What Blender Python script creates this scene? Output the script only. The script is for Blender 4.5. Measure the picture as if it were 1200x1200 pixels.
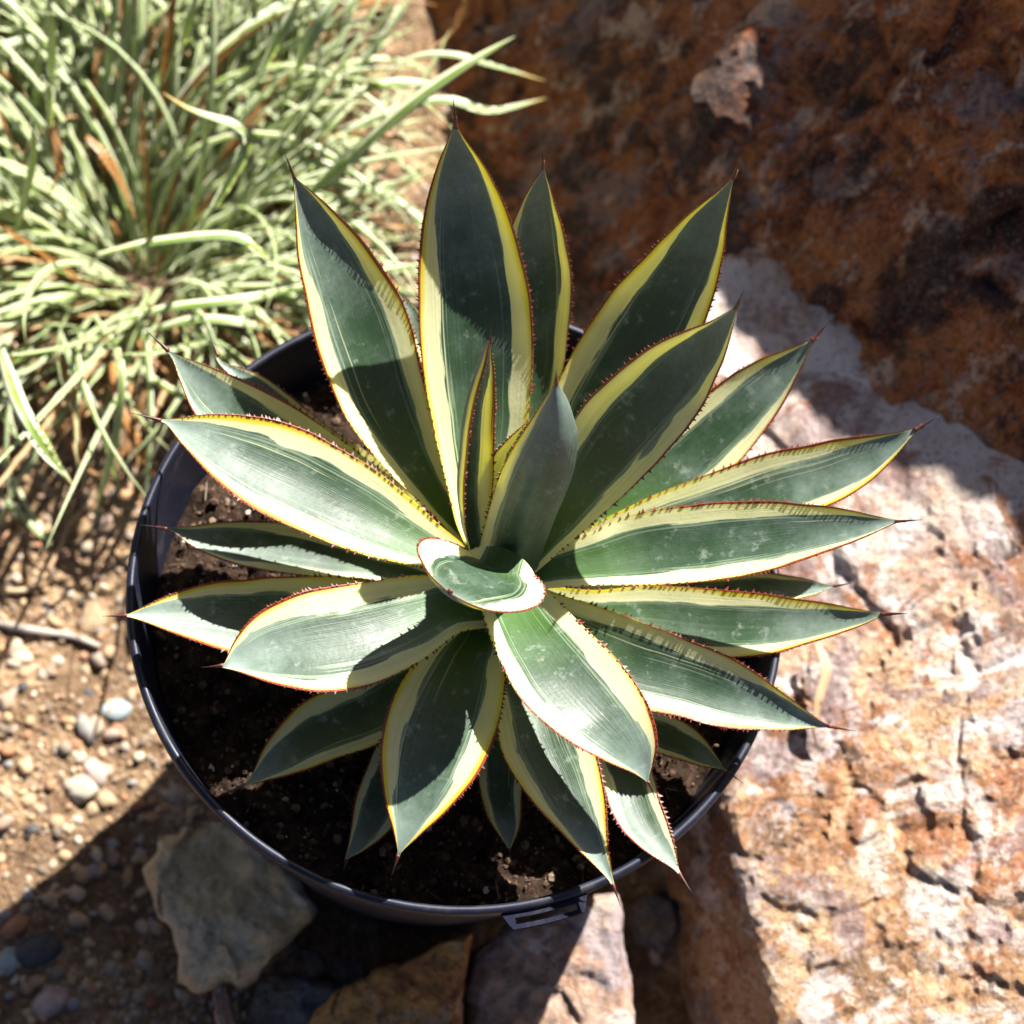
import bpy, math, random
import numpy as np
from mathutils import Matrix, Vector

# ------------------------------------------------------------------ clear, camera, sky, sun, exposure
bpy.ops.wm.read_factory_settings(use_empty=True)
S = bpy.context.scene
COL = S.collection
random.seed(7)
RNG = np.random.default_rng(11)

PITCH, ROLL = math.radians(24.762), math.radians(13.193)
CAM = np.array([.01555, -.33101, .80904])
FPX = 600 / math.tan(math.radians(15))
_cx, _sx, _cz, _sz = math.cos(PITCH), math.sin(PITCH), math.cos(ROLL), math.sin(ROLL)
MROT = np.array([[1, 0, 0], [0, _cx, -_sx], [0, _sx, _cx]]) @ np.array([[_cz, -_sz, 0], [_sz, _cz, 0], [0, 0, 1]])

cam = bpy.data.cameras.new('camera')
camo = bpy.data.objects.new('camera', cam)
COL.objects.link(camo)
mw = Matrix.Identity(4)
for i in range(3):
    for j in range(3):
        mw[i][j] = MROT[i, j]
    mw[i][3] = CAM[i]
camo.matrix_world = mw
cam.sensor_width = 36
cam.lens = 18 / math.tan(math.radians(15))
cam.clip_start, cam.clip_end = .01, 200
cam.dof.use_dof = True
cam.dof.focus_distance = .80
cam.dof.aperture_fstop = 7.5
S.camera = camo

SUN_AZ, SUN_EL = math.radians(69), math.radians(47)      # azimuth from +X towards +Y
w = bpy.data.worlds.new('World')
S.world = w
w.use_nodes = True
wn = w.node_tree
bg = wn.nodes['Background']
sky = wn.nodes.new('ShaderNodeTexSky')
sky.sky_type = 'NISHITA'
sky.sun_disc = False
sky.air_density = .24
sky.dust_density = .9
sky.ozone_density = 0.
sky.sun_elevation = SUN_EL
sky.sun_rotation = math.pi / 2 - SUN_AZ
wn.links.new(sky.outputs[0], bg.inputs[0])
bg.inputs[1].default_value = .065
sl = bpy.data.lights.new('sun', 'SUN')
sl.energy = 5.0
sl.angle = math.radians(.53)
sl.color = (1, .965, .90)
slo = bpy.data.objects.new('sun', sl)
COL.objects.link(slo)
SUND = Vector((math.cos(SUN_EL) * math.cos(SUN_AZ), math.cos(SUN_EL) * math.sin(SUN_AZ), math.sin(SUN_EL)))
slo.rotation_euler = SUND.to_track_quat('Z', 'Y').to_euler()
slo.location = (1, 1, 2)
S.view_settings.view_transform = 'Standard'
S.view_settings.look = 'None'
S.view_settings.gamma = 1
S.view_settings.exposure = 1.75
S.view_settings.use_curve_mapping = False
S.render.engine = 'CYCLES'
S.cycles.max_bounces = 8
S.cycles.transmission_bounces = 6

GZ = -.27          # ground level below the pot rim (rim is z = 0)

# ------------------------------------------------------------------ helpers
def un(x, y, z):
    """photo pixel (1200 frame) -> world point at height z"""
    x = np.asarray(x, float); y = np.asarray(y, float); z = np.asarray(z, float)
    d = np.stack([(x - 600) / FPX, -(y - 600) / FPX, -np.ones_like(x)], -1) @ MROT.T
    return CAM + d * ((z - CAM[2]) / d[..., 2])[..., None]

def hsh(ix, iy, iz, seed):
    h = (ix.astype(np.int64) * 374761393 + iy.astype(np.int64) * 668265263 + iz.astype(np.int64) * 2147483647 + seed * 1274126177) & 0xffffffff
    h = ((h ^ (h >> 13)) * 1274126177) & 0xffffffff
    h = ((h ^ (h >> 16)) * 2246822519) & 0xffffffff
    return ((h ^ (h >> 15)) & 0xffffff) / float(0xffffff)

def vnoise(P, seed=0):
    F = np.floor(P); f = P - F; f = f * f * f * (f * (f * 6 - 15) + 10)
    ix, iy, iz = F[:, 0], F[:, 1], F[:, 2]
    r = 0
    for a in (0, 1):
        wa = f[:, 0] if a else 1 - f[:, 0]
        for b in (0, 1):
            wb = f[:, 1] if b else 1 - f[:, 1]
            for c in (0, 1):
                wc = f[:, 2] if c else 1 - f[:, 2]
                r = r + wa * wb * wc * hsh(ix + a, iy + b, iz + c, seed)
    return r * 2 - 1

def fbm(P, scale, octv=4, seed=0, gain=.5, ridged=False):
    P = np.asarray(P, float) * scale
    r = np.zeros(len(P)); a = 1.
    for o in range(octv):
        n = vnoise(P + o * 17.3, seed + o)
        r += a * ((1 - 2 * np.abs(n)) if ridged else n)
        P = P * 2.03; a *= gain
    return r

def cellnoise(P, scale, seed=0):
    """F1 and a per-cell value"""
    P = np.asarray(P, float) * scale
    F = np.floor(P); best = np.full(len(P), 9.); val = np.zeros(len(P)); sec = np.full(len(P), 9.)
    for a in (-1, 0, 1):
        for b in (-1, 0, 1):
            for c in (-1, 0, 1):
                G = F + (a, b, c)
                q = np.stack([hsh(G[:, 0], G[:, 1], G[:, 2], seed + k) for k in range(3)], 1)
                d = np.linalg.norm(G + q - P, axis=1)
                v = hsh(G[:, 0], G[:, 1], G[:, 2], seed + 9)
                m = d < best
                sec = np.where(m, best, np.minimum(sec, d))
                val = np.where(m, v, val); best = np.where(m, d, best)
    return best, sec, val

def mesh_obj(name, V, F, mat, parent=None, smooth=True, uv=None, attrs=None, origin=None):
    me = bpy.data.meshes.new(name)
    V = np.asarray(V, float)
    if origin is not None:
        V = V - np.asarray(origin)
    if isinstance(F, np.ndarray):
        F = F.tolist()
    me.from_pydata(V.tolist(), [], F)
    if smooth:
        me.polygons.foreach_set('use_smooth', np.ones(len(me.polygons), bool))
    if uv is not None:
        lay = me.uv_layers.new(name='UVMap')
        li = np.empty(len(me.loops), np.int32); me.loops.foreach_get('vertex_index', li)
        lay.data.foreach_set('uv', np.asarray(uv, np.float32)[li].ravel())
    for k, a in (attrs or {}).items():
        at = me.attributes.new(k, 'FLOAT', 'POINT'); at.data.foreach_set('value', np.asarray(a, np.float32))
    me.materials.append(mat)
    me.update()
    o = bpy.data.objects.new(name, me)
    COL.objects.link(o)
    if parent is not None:
        o.parent = parent
    if origin is not None and parent is None:
        o.location = origin
    return o

def empty(name, loc):
    o = bpy.data.objects.new(name, None); COL.objects.link(o)
    o.empty_display_size = .02
    o.location = Vector(loc)
    return o

def tag(o, label=None, cat=None, group=None, kind=None):
    if label: o['label'] = label
    if cat: o['category'] = cat
    if group: o['group'] = group
    if kind: o['kind'] = kind
    return o

def grid_faces(n, m, closed=False, off=0):
    F = []
    for i in range(n - 1):
        for j in range(m if closed else m - 1):
            k = (j + 1) % m
            F.append((off + i * m + j, off + i * m + k, off + (i + 1) * m + k, off + (i + 1) * m + j))
    return F

def catmull(P, n):
    """smooth curve through points, resampled evenly by length"""
    P = np.asarray(P, float)
    Q = np.vstack([2 * P[0] - P[1], P, 2 * P[-1] - P[-2]])
    out = []
    for i in range(1, len(Q) - 2):
        p0, p1, p2, p3 = Q[i - 1], Q[i], Q[i + 1], Q[i + 2]
        t = np.linspace(0, 1, 16, endpoint=False)[:, None]
        out.append(.5 * ((2 * p1) + (-p0 + p2) * t + (2 * p0 - 5 * p1 + 4 * p2 - p3) * t * t + (-p0 + 3 * p1 - 3 * p2 + p3) * t ** 3))
    out.append(P[-1][None])
    D = np.vstack(out)
    s = np.concatenate([[0], np.cumsum(np.linalg.norm(np.diff(D[:, :2], axis=0), axis=1))])
    q = np.linspace(0, s[-1], n)
    return np.stack([np.interp(q, s, D[:, k]) for k in range(D.shape[1])], 1)

def tube(C, R, m=8):
    """closed tapering tube along points C with radii R -> verts, faces"""
    C = np.asarray(C, float); n = len(C)
    T = np.gradient(C, axis=0); T /= np.linalg.norm(T, axis=1)[:, None] + 1e-12
    ref = np.array([0, 0, 1.]) if abs(T[0, 2]) < .8 else np.array([1., 0, 0])
    A = np.cross(T, ref); A /= np.linalg.norm(A, axis=1)[:, None] + 1e-12
    B = np.cross(T, A)
    th = np.linspace(0, 2 * math.pi, m, endpoint=False)
    V = (C[:, None] + np.asarray(R)[:, None, None] * (A[:, None] * np.cos(th)[None, :, None] + B[:, None] * np.sin(th)[None, :, None])).reshape(-1, 3)
    F = grid_faces(n, m, True)
    F.append(tuple(range(m))[::-1]); F.append(tuple((n - 1) * m + j for j in range(m)))
    return V, F

# ------------------------------------------------------------------ material helper
class NT:
    def __init__(s, name):
        s.m = bpy.data.materials.new(name); s.m.use_nodes = True
        s.t = s.m.node_tree; s.b = s.t.nodes['Principled BSDF']; s.out = s.t.nodes['Material Output']
    def n(s, typ, **kw):
        o = s.t.nodes.new(typ)
        for k, v in kw.items(): setattr(o, k, v)
        return o
    def L(s, a, b): s.t.links.new(a, b)
    def put(s, sock, v):
        if hasattr(v, 'is_linked') or isinstance(v, bpy.types.NodeSocket): s.L(v, sock)
        elif isinstance(v, (tuple, list)) and len(v) == 3 and sock.type == 'RGBA': sock.default_value = (*v, 1)
        else: sock.default_value = v
    def obj(s): return s.n('ShaderNodeTexCoord').outputs['Object']
    def uv(s): return s.n('ShaderNodeTexCoord').outputs['UV']
    def attr(s, name): return s.n('ShaderNodeAttribute', attribute_name=name).outputs['Fac']
    def rnd(s): return s.n('ShaderNodeObjectInfo').outputs['Random']
    def map(s, v, scale=(1, 1, 1), loc=(0, 0, 0)):
        o = s.n('ShaderNodeMapping'); s.L(v, o.inputs[0]); s.put(o.inputs['Scale'], scale); s.put(o.inputs['Location'], loc); return o.outputs[0]
    def noise(s, v, scale, detail=4, rough=.55, dist=0, color=False):
        o = s.n('ShaderNodeTexNoise'); s.L(v, o.inputs['Vector'])
        o.inputs['Scale'].default_value = scale; o.inputs['Detail'].default_value = detail
        o.inputs['Roughness'].default_value = rough; o.inputs['Distortion'].default_value = dist
        return o.outputs['Color' if color else 'Fac']
    def voro(s, v, scale, out='Distance', feature='F1', rand=1):
        o = s.n('ShaderNodeTexVoronoi', feature=feature); s.L(v, o.inputs['Vector']); o.inputs['Scale'].default_value = scale
        o.inputs['Randomness'].default_value = rand
        return o.outputs[out]
    def math(s, op, a, b=0., c=None):
        o = s.n('ShaderNodeMath', operation=op); s.put(o.inputs[0], a); s.put(o.inputs[1], b)
        if c is not None: s.put(o.inputs[2], c)
        return o.outputs[0]
    def ss(s, v, lo, hi):
        o = s.n('ShaderNodeMapRange', interpolation_type='SMOOTHSTEP'); s.put(o.inputs[0], v); s.put(o.inputs[1], lo); s.put(o.inputs[2], hi); return o.outputs[0]
    def lin(s, v, lo, hi, a=0., b=1.):
        o = s.n('ShaderNodeMapRange'); s.put(o.inputs[0], v); s.put(o.inputs[1], lo); s.put(o.inputs[2], hi); s.put(o.inputs[3], a); s.put(o.inputs[4], b); return o.outputs[0]
    def mix(s, f, a, b, mode='MIX'):
        o = s.n('ShaderNodeMix', data_type='RGBA', blend_type=mode); s.put(o.inputs[0], f); s.put(o.inputs[6], a); s.put(o.inputs[7], b); return o.outputs[2]
    def ramp(s, f, stops):
        o = s.n('ShaderNodeValToRGB'); s.L(f, o.inputs[0]); e = o.color_ramp.elements
        while len(e) < len(stops): e.new(.5)
        for el, (p, c) in zip(e, stops): el.position = p; el.color = (*c, 1)
        return o.outputs[0]
    def bump(s, h, strength=.5, dist=.002, normal=None):
        o = s.n('ShaderNodeBump'); o.inputs['Strength'].default_value = strength; o.inputs['Distance'].default_value = dist
        s.L(h, o.inputs['Height'])
        if normal is not None: s.L(normal, o.inputs['Normal'])
        return o.outputs[0]
    def done(s, color, rough=.7, normal=None, spec=.5):
        s.put(s.b.inputs['Base Color'], color); s.put(s.b.inputs['Roughness'], rough); s.put(s.b.inputs['Specular IOR Level'], spec)
        if normal is not None: s.L(normal, s.b.inputs['Normal'])
        return s.m
    def translucent(s, color, fac):
        tr = s.n('ShaderNodeBsdfTranslucent'); s.put(tr.inputs[0], color)
        mx = s.n('ShaderNodeMixShader'); s.put(mx.inputs[0], fac)
        s.L(s.b.outputs[0], mx.inputs[1]); s.L(tr.outputs[0], mx.inputs[2]); s.L(mx.outputs[0], s.out.inputs[0])

def mat_leaf():
    k = NT('agave_leaf')
    uv = k.uv(); sep = k.n('ShaderNodeSeparateXYZ'); k.L(uv, sep.inputs[0])
    u, v = sep.outputs[0], sep.outputs[1]
    su = k.math('MULTIPLY', k.math('SUBTRACT', u, .5), 2.)
    e = k.math('SUBTRACT', 1., k.math('ABSOLUTE', su))
    rnd = k.rnd()
    cv = k.n('ShaderNodeCombineXYZ'); k.L(u, cv.inputs[0]); k.L(v, cv.inputs[1]); k.L(k.math('MULTIPLY', rnd, 37.), cv.inputs[2])
    P = cv.outputs[0]
    n1 = k.noise(k.map(P, (2.2, 2.2, 1)), 1.6, 2)
    n2 = k.noise(k.map(P, (38, 1.4, 1)), 1., 2, .5)
    n3 = k.noise(k.map(P, (90, 26, 1)), 1., 2, .6)
    # where the cream margin ends: a wavering, slightly combed line
    wdt = k.math('ADD', k.lin(n1, .3, .7, .29, .48), k.math('MULTIPLY', k.math('SUBTRACT', n2, .5), .14))
    wdt = k.math('ADD', wdt, k.math('MULTIPLY', k.math('SUBTRACT', n3, .5), .05))
    wdt = k.math('MULTIPLY', wdt, k.lin(v, .6, 1., 1., .55))
    green = k.ss(k.math('SUBTRACT', e, wdt), -.008, .012)
    # long pale streaks inside the green, strongest near the margin
    st = k.noise(k.map(P, (30, .9, 3)), 1., 1, .4)
    streak = k.math('MULTIPLY', k.ss(st, .70, .73), k.lin(e, .45, .85, 1., 0.))
    streak = k.math('MULTIPLY', streak, k.lin(v, .75, .9, 1., 0.))
    green = k.math('MULTIPLY', green, k.math('SUBTRACT', 1., k.math('MULTIPLY', streak, .75)))
    # a half-pale band of fine lengthwise streaks between cream and green
    fs = k.noise(k.map(P, (75, 1.1, 2)), 1., 3, .6)
    half = k.ss(k.math('SUBTRACT', e, k.math('ADD', wdt, k.lin(fs, .42, .66, -.02, .22))), -.01, .02)
    nb = k.noise(k.obj(), 45, 5, .62)
    nf = k.noise(k.obj(), 420, 3, .6)
    bloom = k.math('ADD', k.lin(v, .55, 1., .0, .80), k.math('MULTIPLY', k.math('SUBTRACT', nb, .5), 1.1))
    bloom = k.math('ADD', bloom, k.math('MULTIPLY', k.math('SUBTRACT', nf, .5), .35))
    g = k.mix(k.ss(bloom, -.15, 1.05), (.020, .046, .020), (.185, .240, .205))
    g = k.mix(k.lin(v, .0, .38, .75, 0.), g, (.060, .140, .016))
    # grooves and lengthways wax lines
    wl = k.noise(k.map(P, (120, 2.4, 1)), 1., 2, .5)
    g = k.mix(k.math('MULTIPLY', k.ss(wl, .5, .8), .15), g, (.20, .27, .225))
    sp = k.ss(k.voro(k.obj(), 260), .0, .09)
    g = k.mix(k.math('MULTIPLY', k.math('SUBTRACT', 1., sp), .35), g, (.42, .46, .40))
    so = k.n('ShaderNodeTexVoronoi'); k.L(k.obj(), so.inputs['Vector']); so.inputs['Scale'].default_value = 75
    scr = k.n('ShaderNodeSeparateColor'); k.L(so.outputs['Color'], scr.inputs[0])
    scar = k.math('MULTIPLY', k.ss(so.outputs['Distance'], .11, .05), k.ss(scr.outputs[0], .72, .75))
    scar = k.math('MULTIPLY', scar, .55)
    dust = k.noise(k.obj(), 130, 6, .7)
    g = k.mix(k.math('MULTIPLY', k.ss(dust, .56, .70), .40), g, (.30, .35, .30))
    g = k.mix(scar, g, (.16, .13, .07))
    cream = k.mix(k.ss(nb, .35, .7), (.85, .83, .53), (.76, .77, .46))
    yel = k.math('ADD', k.lin(e, .24, .03, 0., 1.1), k.lin(v, .45, .9, 0., .6))
    yel = k.math('ADD', yel, k.math('MULTIPLY', k.math('SUBTRACT', n1, .5), .9))
    yel = k.math('SUBTRACT', yel, k.math('MULTIPLY', k.math('FRACT', k.math('MULTIPLY', rnd, 7.3)), .75))
    cream = k.mix(k.ss(yel, .35, 1.05), cream, (.74, .63, .035))
    pale = k.math('MULTIPLY', k.ss(st, .45, .62), .35)
    cream = k.mix(k.math('MULTIPLY', pale, k.lin(e, .1, .3, 0., 1.)), cream, (.36, .44, .27))
    gh = k.mix(.36, g, (.32, .40, .27))
    g = k.mix(half, gh, g)
    col = k.mix(green, cream, g)
    rw = k.math('MULTIPLY', k.lin(v, .25, .95, .010, .105), k.lin(n2, .3, .7, .5, 1.4))
    red = k.math('MULTIPLY', k.ss(k.math('SUBTRACT', rw, e), -.006, .008), k.lin(v, .2, .45, .25, 1.))
    redc = k.mix(k.ss(v, .75, 1.), (.24, .030, .012), (.09, .012, .010))
    col = k.mix(red, col, redc)
    col = k.mix(k.ss(v, .965, .998), col, (.10, .02, .016))
    h = k.math('ADD', k.math('MULTIPLY', wl, .6), k.math('MULTIPLY', nf, .5))
    rough = k.lin(nb, .3, .7, .36, .55)
    k.done(col, rough, k.bump(h, .28, .0008), .45)
    tcol = k.mix(green, k.mix(.7, cream, (.84, .80, .05)), (.16, .34, .02))
    k.translucent(tcol, k.math('MULTIPLY', k.lin(green, 0, 1, .46, .05), k.math('SUBTRACT', 1., k.math('MULTIPLY', red, .8))))
    return k.m

def mat_simple(name, c1, c2, scale, rough=.6, bump=.3, bd=.001, spec=.5):
    k = NT(name); n = k.noise(k.obj(), scale, 4)
    return k.done(k.mix(k.ss(n, .3, .7), c1, c2), rough, k.bump(n, bump, bd), spec)

def mat_spine():
    k = NT('agave_spine'); sep = k.n('ShaderNodeSeparateXYZ'); k.L(k.uv(), sep.inputs[0])
    return k.done(k.ramp(sep.outputs[1], [(0, (.13, .03, .018)), (.3, (.07, .015, .012)), (.75, (.018, .010, .012)), (1, (.03, .02, .018))]), .4)

def mat_rock(name, pal, scale=1., wet=.6, streak=False, tan=None):
    """pal: dark, rust, ochre, pale, grey"""
    dark, rust, ochre, pale, grey = pal
    k = NT(name); o = k.obj()
    if streak:
        oo = k.map(o, (1, 1, .32))
    else:
        oo = o
    a = k.noise(oo, 7 * scale, 12, .70, .35)
    b = k.noise(k.map(oo, (1, 1, 1), (3.1, 1.7, 9.2)), 11 * scale, 12, .72, .5)
    c = k.noise(k.map(oo, (1, 1, 1), (8.1, 5.7, 2.2)), 5 * scale, 12, .74, .3)
    f = k.noise(oo, 60 * scale, 8, .75)
    col = k.ramp(a, [(.38, dark), (.46, rust), (.54, ochre), (.64, rust)])
    col = k.mix(k.ss(b, .55, .58), col, pale)
    col = k.mix(k.math('MULTIPLY', k.ss(c, .54, .575), .8), col, grey)
    col = k.mix(k.math('MULTIPLY', k.ss(f, .52, .63), .7), col, ochre)
    col = k.mix(k.math('MULTIPLY', k.ss(f, .47, .37), .85), col, dark)
    vn = k.noise(k.map(oo, (1, 1, 1), (4.1, 2.7, 1.2)), 9 * scale, 3, .6, 1.5)
    vein = k.ss(k.math('ABSOLUTE', k.math('SUBTRACT', vn, .5)), .03, .0)
    col = k.mix(k.math('MULTIPLY', vein, .25), col, pale)
    if tan:      # the far end of the rock is pale quartz, the near end tan
        sp_ = k.n('ShaderNodeSeparateXYZ'); k.L(o, sp_.inputs[0])
        q1 = k.math('ADD', sp_.outputs[1], k.math('MULTIPLY', k.math('SUBTRACT', c, .5), .35))
        col = k.mix(k.math('MULTIPLY', k.ss(q1, -.06, .08), k.lin(b, .38, .56, .15, .85)), col, (.84, .74, .69))
        col = k.mix(k.math('MULTIPLY', k.ss(q1, -.06, -.14), .35), col, (.55, .34, .17))
        p1 = k.noise(k.map(o, (1, 1, 1), (1.3, 4.4, 2.)), 15, 10, .70, .6)
        col = k.mix(k.math('MULTIPLY', k.ss(p1, .530, .575), .88), col, k.mix(f, (.24, .075, .030), (.52, .22, .085)))
        p2 = k.noise(k.map(o, (1, 1, 1), (7.3, 1.4, 5.)), 21, 10, .70, .5)
        col = k.mix(k.math('MULTIPLY', k.ss(p2, .54, .58), .75), col, k.mix(f, (.20, .12, .11), (.44, .31, .30)))
        p3 = k.noise(k.map(o, (1, 1, 1), (2.3, 6.4, 9.)), 17, 10, .72, .5)
        col = k.mix(k.math('MULTIPLY', k.ss(p3, .55, .60), .8), col, k.mix(f, (.62, .50, .44), (.88, .80, .75)))
    if streak:   # near-black manganese patches
        p3 = k.noise(k.map(o, (1, 1, 1), (2.3, 6.4, 9.)), 13, 12, .74, .4)
        col = k.mix(k.math('MULTIPLY', k.ss(p3, .50, .57), .85), col, (.028, .016, .014))
    d = k.noise(oo, 260 * scale, 4, .7)
    h = k.math('ADD', f, k.math('MULTIPLY', d, .4))
    gr_ = k.noise(oo, 150 * scale, 4, .7)
    col = k.mix(k.math('MULTIPLY', k.ss(gr_, .55, .66), .45), col, pale)
    col = k.mix(k.math('MULTIPLY', k.ss(gr_, .45, .36), .6), col, dark)
    nrm = k.bump(h, 1., .007 / scale ** .5)
    return k.done(col, k.lin(f, .3, .7, wet, .95), nrm, .35)

def mat_ground():
    k = NT('sandy_soil'); o = k.obj()
    a = k.noise(o, 14, 6, .6); b = k.noise(o, 120, 5, .7); c = k.noise(o, 500, 3, .7)
    col = k.ramp(b, [(.3, (.085, .048, .025)), (.48, (.25, .155, .082)), (.62, (.41, .28, .165)), (.75, (.52, .39, .26))])
    cells = k.voro(o, 240, 'Color'); cd = k.voro(o, 240)
    sepc = k.n('ShaderNodeSeparateColor'); k.L(cells, sepc.inputs[0])
    grain = k.ramp(sepc.outputs[0], [(0, (.06, .05, .05)), (.3, (.22, .14, .08)), (.6, (.42, .29, .18)), (.85, (.55, .46, .36)), (1, (.40, .20, .10))])
    col = k.mix(k.math('MULTIPLY', k.ss(cd, .55, .25), k.ss(sepc.outputs[1], .35, .6)), col, grain)
    col = k.mix(k.ss(a, .44, .60), k.mix(.65, col, (.085, .048, .028)), col)
    h = k.math('ADD', k.math('MULTIPLY', b, 1.), k.math('ADD', k.math('MULTIPLY', c, .4), k.math('MULTIPLY', k.ss(cd, .6, .0), .5)))
    return k.done(col, .9, k.bump(h, .9, .004), .25)

def mat_peat():
    k = NT('potting_soil'); o = k.obj()
    b = k.noise(o, 160, 6, .7); c = k.noise(o, 600, 4, .7)
    col = k.ramp(b, [(.3, (.010, .006, .004)), (.5, (.032, .019, .012)), (.66, (.080, .046, .028)), (.8, (.17, .10, .065))])
    return k.done(col, .95, k.bump(k.math('ADD', b, k.math('MULTIPLY', c, .5)), 1., .004), .15)

def mat_attr(name, stops, scale=80, rough=.85, bump=.6, bd=.002, attr='rnd', var=.35):
    """colour picked by a per-piece attribute, broken up by noise"""
    k = NT(name); n = k.noise(k.obj(), scale, 5, .65)
    r = k.attr(attr)
    col = k.ramp(r, stops)
    col = k.mix(k.math('MULTIPLY', k.ss(n, .35, .7), var), col, (.06, .04, .03))
    return k.done(col, rough, k.bump(n, bump, bd), .3)

def mat_blade():
    k = NT('grass_blade'); sep = k.n('ShaderNodeSeparateXYZ'); k.L(k.uv(), sep.inputs[0])
    u, v = sep.outputs[0], sep.outputs[1]; r = k.attr('rnd'); dead = k.attr('dead')
    e = k.math('ABSOLUTE', k.math('MULTIPLY', k.math('SUBTRACT', u, .5), 2.))
    n = k.noise(k.obj(), 60, 3)
    gr = k.mix(r, (.20, .36, .025), (.27, .38, .08))
    gr = k.mix(k.ss(n, .4, .7), gr, (.36, .47, .19))
    crm = k.mix(r, (.80, .79, .52), (.70, .74, .56))
    col = k.mix(k.ss(e, .30, .50), gr, crm)
    tip = k.math('ADD', k.lin(v, .75, 1.05, 0., 1.), k.math('MULTIPLY', k.math('SUBTRACT', r, .75), 2.))
    col = k.mix(k.ss(tip, .55, 1.0), col, (.55, .40, .14))
    dc = k.mix(r, (.42, .20, .055), (.55, .38, .20))
    dc = k.mix(k.ss(n, .45, .7), dc, (.28, .13, .04))
    col = k.mix(dead, col, dc)
    k.done(col, .42, k.bump(k.noise(k.map(k.uv(), (14, .5, 1)), 1., 1), .3, .0006), .5)
    k.translucent(k.mix(dead, (.50, .60, .14), (.55, .30, .07)), .38)
    return k.m

def mat_plastic(name='black_plastic', rl=.34, rh=.6, spec=.35):
    k = NT(name); o = k.obj()
    n = k.noise(o, 60, 5, .65); f = k.noise(k.map(o, (1, 1, .1)), 300, 3)
    col = k.mix(k.math('MULTIPLY', k.ss(n, .5, .75), .45), (.008, .010, .022), (.060, .056, .052))
    return k.done(col, k.lin(n, .3, .7, rl, rh), k.bump(f, .12, .0006), spec)

M = dict(leaf=mat_leaf(), spine=mat_spine(), plastic=mat_plastic(), peat=mat_peat(), ground=mat_ground(), blade=mat_blade(),
         teeth=mat_simple('agave_teeth', (.20, .040, .016), (.09, .015, .010), 300, .5),
         stem=mat_simple('agave_stem', (.09, .13, .03), (.20, .22, .07), 40, .6))
M['rust'] = mat_rock('rusty_boulder', [(.020, .006, .005), (.36, .080, .016), (.55, .185, .042), (.75, .50, .34), (.26, .19, .18)], 4.6, .5, True)
M['quartz'] = mat_rock('quartz_boulder', [(.10, .045, .028), (.44, .17, .060), (.64, .42, .24), (.82, .73, .67), (.62, .53, .54)], 2.3, .6, tan=True)
M['beige'] = mat_rock('beige_stone', [(.42, .30, .17), (.74, .50, .22), (.80, .60, .33), (.80, .66, .46), (.66, .55, .38)], 2.4, .7)
M['orange'] = mat_rock('orange_stone', [(.12, .04, .02), (.50, .20, .045), (.62, .33, .09), (.58, .36, .18), (.34, .17, .10)], 2.2, .5)
M['pink'] = mat_rock('pink_stone', [(.20, .13, .10), (.44, .24, .15), (.52, .36, .26), (.62, .50, .43), (.36, .31, .33)], 1.6, .55)
M['slate'] = mat_rock('slate_stone', [(.05, .05, .06), (.17, .16, .17), (.30, .22, .14), (.42, .38, .35), (.13, .15, .19)], 2.4, .55)
PEB = [(0, (.50, .36, .21)), (.2, (.38, .22, .11)), (.35, (.52, .42, .31)), (.5, (.16, .12, .09)), (.65, (.42, .28, .16)), (.85, (.30, .27, .24)), (1, (.36, .17, .08))]
M['gravel'] = mat_attr('gravel', PEB, 90)
M['crumb'] = mat_attr('soil_crumb', [(0, (.018, .010, .007)), (.5, (.06, .034, .021)), (.85, (.14, .085, .055)), (.965, (.22, .15, .10)), (.985, (.55, .50, .42))], 300, .95)
M['dry'] = mat_simple('dry_straw', (.50, .36, .22), (.33, .21, .11), 60, .7)

# ------------------------------------------------------------------ ground
def axis(lo, hi, step, far):
    a = list(np.arange(lo, hi + step / 2, step)); s = step; x = a[-1]; y = a[0]; L = []; R = []
    while x < far:
        s *= 1.35; x += s; y -= s; R.append(x); L.append(y)
    return np.array(L[::-1] + a + R)

def ground_h(P):
    P3 = np.column_stack([P[:, 0], P[:, 1], np.zeros(len(P))])
    z = GZ + .010 * fbm(P3, 7, 3, 3) + .0035 * fbm(P3, 45, 3, 8)
    z += .055 * np.clip((P[:, 1] - .10) / .35, 0, 1) * np.clip((.15 - P[:, 0]) / .3, 0, 1)      # rises under the grass
    return z
gx = axis(-.62, .62, .0045, 30); gy = axis(-.45, .75, .0045, 30)
GX, GY = np.meshgrid(gx, gy)
gp = np.column_stack([GX.ravel(), GY.ravel()])
tag(mesh_obj('ground', np.column_stack([gp, ground_h(gp)]), grid_faces(len(gy), len(gx)), M['ground']), kind='structure')
def gz(x, y): return float(ground_h(np.array([[x, y]]))[0])
def gpx(x, y):
    """pixel -> point on the ground"""
    z = GZ
    for _ in range(6):
        p = un(x, y, z); z = gz(p[0], p[1])
    return un(x, y, z)

# ------------------------------------------------------------------ boulders
def ico(level):
    import bmesh
    bm = bmesh.new(); bmesh.ops.create_icosphere(bm, subdivisions=level, radius=1)
    V = np.array([v.co[:] for v in bm.verts]); F = [tuple(v.index for v in f.verts) for f in bm.faces]
    bm.free(); return V, F
ICO = {}
def get_ico(l):
    if l not in ICO: ICO[l] = ico(l)
    return ICO[l]

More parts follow.
